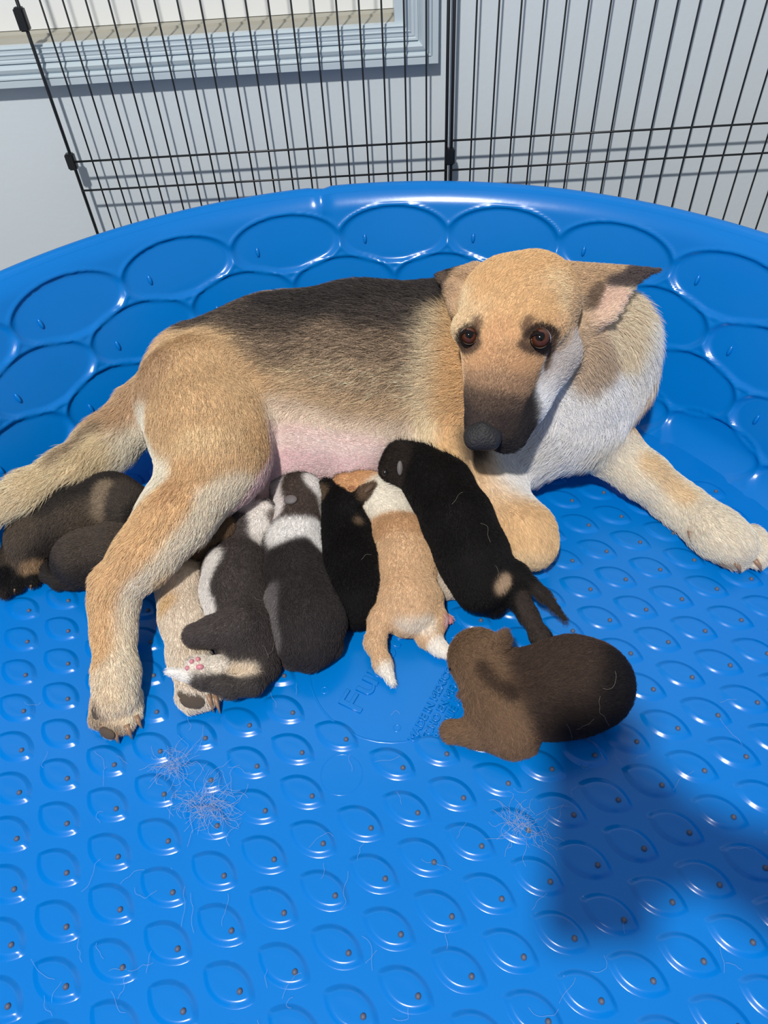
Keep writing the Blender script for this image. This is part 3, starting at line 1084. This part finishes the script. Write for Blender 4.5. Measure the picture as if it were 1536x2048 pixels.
def eye(px, py, r, gx, gy, z):
    p = at_z(px, py, z)
    k = depth(p) / FPX
    p = p - (p - CW) / np.linalg.norm(p - CW) * 0
    bm = bmesh.new()
    bmesh.ops.create_uvsphere(bm, u_segments=28, v_segments=20, radius=1)
    o = bm_obj('eye', bm, M_EYE, mum.obj, True)
    g = (CW - p) / np.linalg.norm(CW - p)
    g = g + RW[0] * gx + RW[1] * gy
    q = Vector(g).to_track_quat('Z', 'Y')
    o.matrix_local = Matrix.Translation(Vector(p)) @ q.to_matrix().to_4x4() @ Matrix.Scale(r * k, 4)
    # lids: a shell over the ball with an almond opening
    vs, fs = [], []
    n = 40
    fwd = (CW - p) / np.linalg.norm(CW - p)
    levels = [(0.0, 1.0), (.04, 1.09), (.14, 1.14), (.35, 1.15), (.7, 1.10), (1.0, 1.02)]
    for i in range(n):
        t = 2 * math.pi * i / n
        ct, st = math.cos(t), math.sin(t)
        hy = .38 if st < 0 else .84
        q = 1 / math.sqrt((ct / .81) ** 2 + (st / hy) ** 2)
        for f_, rad in levels:
            rho_ = q + (1.02 - q) * f_ if f_ < 1 else 1.02
            h = math.sqrt(max(rad * rad - rho_ * rho_, 0.0))
            vs.append(p + (RW[0] * ct + RW[1] * st) * rho_ * r * k + fwd * h * r * k)
    m = len(levels)
    for i in range(n):
        for j in range(m - 1):
            i2 = (i + 1) % n
            fs.append((i * m + j, i2 * m + j, i2 * m + j + 1, i * m + j + 1))
    mesh_obj('eyelid', vs, fs, M_LID, mum.obj)
eye(938, 673, 19, .05, -.24, .2865)
eye(1080, 678, 22, .02, -.24, .2890)

# claws and pads of the mother
for a in [(205, 1455, -4, 16), (232, 1468, 4, 18), (255, 1455, 8, 22), (274, 1436, 10, 22)]:
    claw(mum, *a, 6, M_CLAW)
for a in [(1472, 1128, 12, 14), (1512, 1124, 14, 16), (1380, 1066, 2, 14)]:
    claw(mum, *a, 6, M_CLAW)
for a in [(418, 1396, 8, 26), (430, 1392, 12, 40)]:
    claw(mum, *a, 6, M_CLAW)
blob(mum, 'paw_pad', 192, 1425, 12, 20, 10, .004, M_PAD)
blob(mum, 'paw_pad', 214, 1466, 20, 12, 10, .004, M_PAD)
blob(mum, 'paw_pad', 385, 1402, 26, 17, 20, .004, M_PAD)
blob(mum, 'paw_pad', 362, 1388, 9, 9, 20, .003, M_PAD)

# ---------------------------------------------------------------- puppies: skin, coat, small parts
M_EARG = material('grey_ear_skin', srgb(108, 102, 102), .6, .3)
M_EARK = material('black_ear_skin', srgb(40, 36, 35), .6, .3)
M_EARB = material('brown_ear_skin', srgb(92, 72, 58), .6, .3)
M_EART = material('tan_ear_skin', srgb(150, 100, 72), .6, .3)
M_PNOSE = material('puppy_black_nose', srgb(22, 20, 21), .3, .5)
pup_cr = {}
def make(key, label, base, n, hair=.0055, width=.00015, lift=.38):
    k = order.index(key)
    c = Creature('puppy', bodies[key], .0026, [bodies[q] for q in order[:k]], hair_len=hair)
    pup_cr[key] = c
    c.fin = lambda: c.build(label, 'puppy', GROUP, nfur=int(n * 1.9), lift=lift, width=width, messy=.4, base=base, wave=.08)
    return c
c = make('tan', 'tan puppy with white neck and white tail tip, between two black puppies', (212, 174, 132), 26000)
c.paint((216, 178, 136), 40, [(800, 1080), (805, 1200), (760, 1280)], .08)
c.paint((196, 152, 108), 14, [(795, 1040), (830, 1050), (760, 1055)], .08)
c.paint((236, 226, 208), 18, [(750, 985), (790, 985), (810, 1000)], .05)
c.paint((214, 162, 112), 20, [(700, 965), (690, 985)], .08)
c.paint((240, 232, 220), 14, [(776, 1340), (782, 1362)], .04)
c.paint((240, 230, 218), 12, [(880, 1298), (896, 1310)], .04)
c.paint((218, 140, 146), 5, [(892, 1237), (900, 1242)], .04, strength=.6)
c.paint((232, 216, 196), 12, [(800, 1245), (850, 1245)], .05)
c.fin()
blob(c, 'ear', 704, 976, 11, 5, 5, .002, M_EART, .0)
blob(c, 'paw_pad', 899, 1240, 7, 9, 0, .003, M_PINKPAD)

c = make('black_top', 'black puppy sprawled across the mother\'s folded foreleg with its tail raised', BLACK, 26000)
c.paint((19, 17, 17), 40, [(860, 960), (930, 1080), (960, 1170)], .25)
c.paint((46, 39, 35), 12, [(795, 915), (790, 940)], .25)
c.paint((176, 146, 116), 9, [(1008, 1160), (1000, 1170)], .1)
c.paint((58, 50, 46), 6, [(1045, 1195), (1065, 1240), (1078, 1268)], .3)
c.paint((46, 41, 39), 12, [(1090, 1195), (1125, 1235)], .2)
c.fin()
blob(c, 'ear', 802, 936, 6, 15, 0, .004, M_EARG, .002)
blob(c, 'nose', 771, 945, 7, 8, 0, .005, M_PNOSE)

c = make('black_small', 'black puppy with tan ears wedged between the grey and the tan puppy', BLACK, 20000)
c.paint((18, 16, 17), 40, [(690, 1050), (710, 1180)], .25)
c.paint((104, 84, 66), 9, [(745, 975), (730, 990)], .2)
c.paint((100, 82, 64), 6, [(645, 985)], .2)
c.paint((112, 92, 72), 6, [(715, 1040)], .2)
c.fin()
blob(c, 'ear', 738, 977, 14, 5, -45, .002, M_EARB, .001)

c = make('grey_back', 'dark grey puppy with white collar, its back to the camera', GREY, 26000)
c.paint((56, 51, 51), 40, [(590, 1110), (600, 1200), (630, 1260)], .25)
c.paint((112, 106, 106), 14, [(542, 1180), (540, 1230), (548, 1265)], .15)
c.paint((236, 232, 228), 13, [(560, 1068), (600, 1048), (630, 1055), (640, 1085)], .05, strength=1.6)
c.paint((236, 230, 226), 8, [(622, 962), (640, 985), (645, 1020)], .05, strength=1.6)
c.paint((82, 70, 64), 16, [(585, 980), (605, 985), (600, 1015), (640, 1005)], .15)
c.paint((238, 228, 224), 10, [(548, 985), (555, 1010), (545, 975)], .05)
c.fin()
blob(c, 'ear', 582, 1001, 14, 11, 10, .004, M_EARG, .002)

c = make('grey_side', 'grey and white puppy lying on its side with a white-tipped tail', GREY, 26000)
c.paint((72, 65, 63), 34, [(490, 1110), (490, 1180), (500, 1260), (530, 1300)], .18)
c.paint((80, 72, 70), 18, [(390, 1278), (430, 1262), (470, 1245), (470, 1050)], .18)
c.paint((236, 230, 224), 11, [(432, 1110), (412, 1150), (404, 1190), (420, 1225)], .05, strength=1.6)
c.paint((236, 226, 222), 12, [(492, 972), (485, 1005)], .04, strength=1.6)
c.paint((236, 228, 220), 12, [(520, 1030), (515, 1060)], .05)
c.paint((120, 108, 100), 7, [(540, 1032)], .1)
c.paint((234, 222, 206), 12, [(430, 1330), (400, 1334)], .05, strength=1.5)
c.paint((226, 206, 180), 11, [(480, 1342), (500, 1338)], .06, strength=1.4)
c.paint((74, 68, 66), 14, [(520, 1372), (470, 1380), (430, 1373), (395, 1362)], .15)
c.paint((240, 234, 226), 9, [(372, 1355), (350, 1349)], .04, strength=1.6)
c.fin()
for q in [(376, 1336, 5, 5), (384, 1324, 5, 5), (396, 1320, 5, 5), (400, 1334, 8, 6)]:
    blob(c, 'paw_pad', q[0], q[1], q[2], q[3], 0, .003, M_PINKPAD, .001)

c = make('sable_low', 'dark sable puppy with a curled tail, lying under the mother\'s hind leg', DARKSABLE, 26000)
c.paint((80, 70, 62), 36, [(160, 1110), (230, 1090), (300, 1080)], .3)
c.paint((50, 46, 44), 24, [(170, 1155), (250, 1140), (110, 1165)], .3)
c.paint((108, 86, 64), 20, [(390, 1085), (440, 1080)], .25)
c.fin()
blob(c, 'ear', 424, 1068, 11, 14, 20, .002, M_EARK, .0)

c = make('sable_top', 'dark sable puppy with a pale shoulder stripe, lying below the mother\'s tail', DARKSABLE, 26000)
c.paint((92, 80, 68), 30, [(130, 1040), (180, 1020), (60, 1080)], .3)
c.paint((44, 40, 38), 18, [(90, 1015), (140, 985), (190, 960), (80, 1100)], .3)
c.paint((134, 116, 94), 9, [(200, 1000), (196, 1030), (205, 970)], .2)
c.paint((70, 62, 56), 16, [(240, 1000), (235, 1030)], .25)
c.paint((24, 22, 22), 14, [(262, 1030), (270, 1050)], .2)
c.paint((140, 112, 84), 8, [(60, 1130), (75, 1125)], .2)
c.paint((30, 28, 28), 9, [(38, 1172)], .2)
c.paint((30, 28, 28), 9, [(68, 1164)], .2)
c.paint((30, 28, 28), 9, [(12, 1150)], .2)
c.fin()
for a in [(30, 1180, -2, 7), (40, 1184, 1, 7), (62, 1172, -1, 6), (72, 1172, 2, 6)]:
    claw(c, *a, 2.5, M_CLAW)

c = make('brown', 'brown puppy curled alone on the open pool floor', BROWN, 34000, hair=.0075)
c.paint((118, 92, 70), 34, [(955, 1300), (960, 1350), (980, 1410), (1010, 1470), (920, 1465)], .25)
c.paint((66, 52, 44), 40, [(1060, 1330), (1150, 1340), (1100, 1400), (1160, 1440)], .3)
c.paint((24, 20, 20), 40, [(1220, 1380), (1200, 1430), (1130, 1430)], .3)  # rear half in the photographer's shadow, its shade painted into the coat
c.paint((52, 40, 34), 10, [(960, 1330), (985, 1365), (1020, 1385)], .25)  # shade in the crease between head and body, painted as coat colour
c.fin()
blob(c, 'nose', 906, 1337, 5, 9, 0, .005, M_PNOSE)

# ---------------------------------------------------------------- loose hair
def strands(name, groups, colour, width, parent=None):
    """groups: list of polylines (world points)"""
    cu = bpy.data.hair_curves.new(name)
    cu.add_curves([len(g) for g in groups])
    pts = np.concatenate(groups).astype(np.float32)
    cu.attributes['position'].data.foreach_set('vector', pts.ravel())
    ra = cu.attributes.get('radius') or cu.attributes.new('radius', 'FLOAT', 'POINT')
    ra.data.foreach_set('value', np.full(len(pts), width, np.float32))
    ca = cu.attributes.new('Col', 'FLOAT_COLOR', 'CURVE')
    ca.data.foreach_set('color', np.tile(np.r_[lin(colour), 1.0], len(groups)).astype(np.float32))
    cu.materials.append(M_FUR)
    o = bpy.data.objects.new(name, cu)
    return link(o, parent)
def squiggle(p, ang, L, z0, z1, bend):
    q, out = np.array([p[0], p[1], z0]), []
    for k in range(6):
        out.append(q.copy())
        ang += rng.normal(0, bend)
        q = q + np.array([math.cos(ang), math.sin(ang), 0]) * L / 5
        q[2] = z0 + (z1 - z0) * math.sin(math.pi * min(1, (k + 1) / 5)) * rng.random()
    return np.array(out)
for (px, py, spread, cnt, label) in [(345, 1530, 22, 60, 'small tuft of shed fur on the pool floor below the hind paw'),
                                     (420, 1608, 40, 110, 'largest tuft of shed fur on the blue pool floor'),
                                     (1045, 1655, 30, 60, 'tuft of shed fur lying in the dark shadow')]:
    g = []
    for k in range(cnt):
        c0 = at_z(px + rng.normal(0, spread * .6), py + rng.normal(0, spread * .4), .005)
        g.append(squiggle(c0, rng.uniform(0, 6.28), rng.uniform(.015, .035), .005, .010, .5))
    tag(strands('fur_tuft', g, (190, 190, 200), .00006), label, 'fur tuft', 'tufts of shed fur')
g = []
for k in range(70):
    px, py = rng.uniform(0, 1536), rng.uniform(1380, 2040)
    c0 = at_z(px, py, .005)
    g.append(squiggle(c0, rng.uniform(0, 6.28), rng.uniform(.012, .035), .0045, .006, .45))
o = tag(strands('stray_hair', g, (190, 195, 205), .00005), 'stray pale dog hairs scattered over the pool floor', 'hair')
o['kind'] = 'stuff'
# pale hairs shed on the dark puppies
for cr_, spots in ((pup_cr['black_top'], [(905, 1012, -60, 30), (958, 1052, 20, 44), (985, 1130, 40, 24)]), (pup_cr['brown'], [(1195, 1390, 100, 60), (1222, 1345, 70, 50), (1150, 1450, -30, 40), (1010, 1400, 30, 22), (1130, 1440, 60, 30)]),
                   (pup_cr['black_small'], [(720, 1125, -50, 24)]), (pup_cr['grey_side'], [(520, 1290, 40, 30), (530, 1310, -30, 26), (505, 1200, 20, 24)]), (pup_cr['sable_low'], [(200, 1110, 20, 24)])):
    g = []
    for px, py, a0, L in spots:
        line = []
        for t in range(7):
            p, n = cr_.hit(px, py)
            line.append(p + n / max(np.linalg.norm(n), 1e-6) * .0055)
            a0 += rng.normal(0, 22)
            px += L / 6 * math.cos(math.radians(a0)); py += L / 6 * math.sin(math.radians(a0))
        g.append(np.array(line))
    strands('shed_hair', g, (140, 130, 118), .0001, cr_.obj)
# whiskers
g = []
for (px, py, dx, dy) in [(932, 835, -34, -14), (930, 850, -40, 2), (934, 862, -30, 16), (1066, 860, 30, 26), (1050, 885, 22, 34), (1128, 720, 30, 12)]:
    p, n = mum.hit(px, py)
    k = depth(p) / FPX
    d = (RW[0] * dx + RW[1] * dy) * k
    g.append(np.array([p + d * t + n * .006 * math.sin(t * 2.2) for t in (0, .25, .5, .75, 1)]))
strands('whiskers', g, (50, 44, 42), .00012, mum.obj)

# ---------------------------------------------------------------- the person taking the picture (only the shadow falls into view)
def Q(r, d, f):
    return CW + RW[0] * r + RW[1] * d + RW[2] * f
pb = Body()
X0, Y0 = .02, -.10
def W3(x, y, z):
    return np.array([x + X0, y + Y0, z])
def path(P, k=.03):
    for (a, ra), (b_, rb) in zip(P[:-1], P[1:]):
        pb.seg(a, ra, b_, rb, k)
path([(W3(-.07, -1.12, .36), .12), (W3(0, -1.10, .48), .125), (W3(0, -1.04, .68), .13), (W3(0, -1.0, .80), .085), (W3(0, -.97, .90), .05)], .06)
path([(W3(.07, -1.12, .36), .12), (W3(-.07, -1.12, .36), .12)], .04)
path([(W3(-.12, -1.01, .80), .065), (W3(.12, -1.01, .80), .065)], .05)
path([(W3(0, -.965, .92), .055), (W3(0, -.94, .99), .078), (W3(0, -.955, 1.03), .082)], .02)
path([(W3(0, -.868, .975), .012), (W3(0, -.872, .99), .009)], .012)
for sx in (-1, 1):
    path([(W3(sx * .08, -.95, .985), .014), (W3(sx * .083, -.95, 1.005), .015)], .006)
    path([(W3(sx * .09, -1.1, .34), .095), (W3(sx * .15, -.88, .075), .068)], .04)
    path([(W3(sx * .15, -.88, .075), .066), (W3(sx * .14, -1.12, .06), .055), (W3(sx * .13, -1.28, .05), .038), (W3(sx * .13, -1.36, .035), .034)], .03)
    if sx > 0:
        wr, el = Q(.125, .080, -.045), W3(.27, -.84, .60)
        side = -RW[0]; down = RW[1]; fw = RW[2]
        palm = Q(.078, .068, -.012)
    else:
        wr, el = W3(-.17, -.90, .36), W3(-.25, -1.04, .55)
        side = np.array([.5, .85, 0]); down = np.array([.85, -.5, 0]); fw = np.array([0, 0, -1.0])
        palm = wr + side * .06 + np.array([0, 0, -.02])
    path([(W3(sx * .17, -1.0, .79), .058), (el, .045), (wr, .029)], .03)
    path([(wr, .028), (palm, .027)], .015)
    for dd, ln in [(-.034, .066), (-.012, .074), (.010, .070), (.031, .056)]:
        k0 = palm + down * dd + side * .012 + fw * .016
        k1 = k0 + side * ln * .5 + fw * .012
        k2 = k1 + side * ln * .42 - fw * .004
        path([(k0, .011), (k1, .0095), (k2, .0078)], .004)
    t0 = palm - down * .02 - fw * .012
    path([(t0, .014), (t0 + side * .028 - down * .016 - fw * .012, .011), (t0 + side * .05 - down * .006 - fw * .010, .009)], .006)
pc = Creature('person', pb, .0046, smooth=3, floor_z=-.005, gamma=1.0)
pc.paint3((70, 74, 86), .10, [W3(0, -1.04, .6), W3(0, -1.08, .45), W3(-.15, -1.0, .78), W3(.15, -1.0, .78), W3(0, -1, .8)])
pc.paint3((70, 74, 86), .06, [W3(s_ * .27, -.86, .60) for s_ in (-1, 1)] + [W3(s_ * .22, -.93, .7) for s_ in (-1, 1)])
pc.paint3((40, 48, 66), .10, [W3(s_ * .12, y, z) for s_ in (-1, 1) for y, z in ((-1.1, .3), (-.95, .15), (-1.1, .08), (-1.3, .05))])
pc.paint3((206, 160, 136), .04, [Q(r, .06, -.01) for r in (.02, .05, .09, .13)] + [W3(-.17, -.90, .36), W3(-.14, -.85, .33)] + [W3(0, -.9, .98), W3(0, -.97, .91), W3(-.08, -.94, .99), W3(.08, -.94, .99)])
pc.paint3((64, 46, 34), .05, [W3(0, -.97, 1.1), W3(0, -1.03, 1.03), W3(-.06, -1.0, 1.06), W3(.06, -1.0, 1.06), W3(0, -1.02, .97)])
pc.build('person kneeling at the pool edge, one hand raised to hold a phone', 'person', base=(70, 74, 86))
bm = bmesh.new()
box_bm(bm, -.038, .038, -.079, .079, -.0045, .0045)
bmesh.ops.bevel(bm, geom=bm.edges[:], offset=.004, segments=3, affect='EDGES')
M_PHONE = material('black_phone_glass', srgb(18, 18, 20), .15, .5)
ph = bm_obj('phone', bm, M_PHONE)
mm = Matrix.Identity(4)
pcn = Q(.012, .052, -.012)
for i_ in range(3):
    mm[i_][0], mm[i_][1], mm[i_][2], mm[i_][3] = RW[0][i_], -RW[1][i_], -RW[2][i_], pcn[i_]
ph.matrix_world = mm
tag(ph, 'black phone held up in one hand over the pool', 'phone')
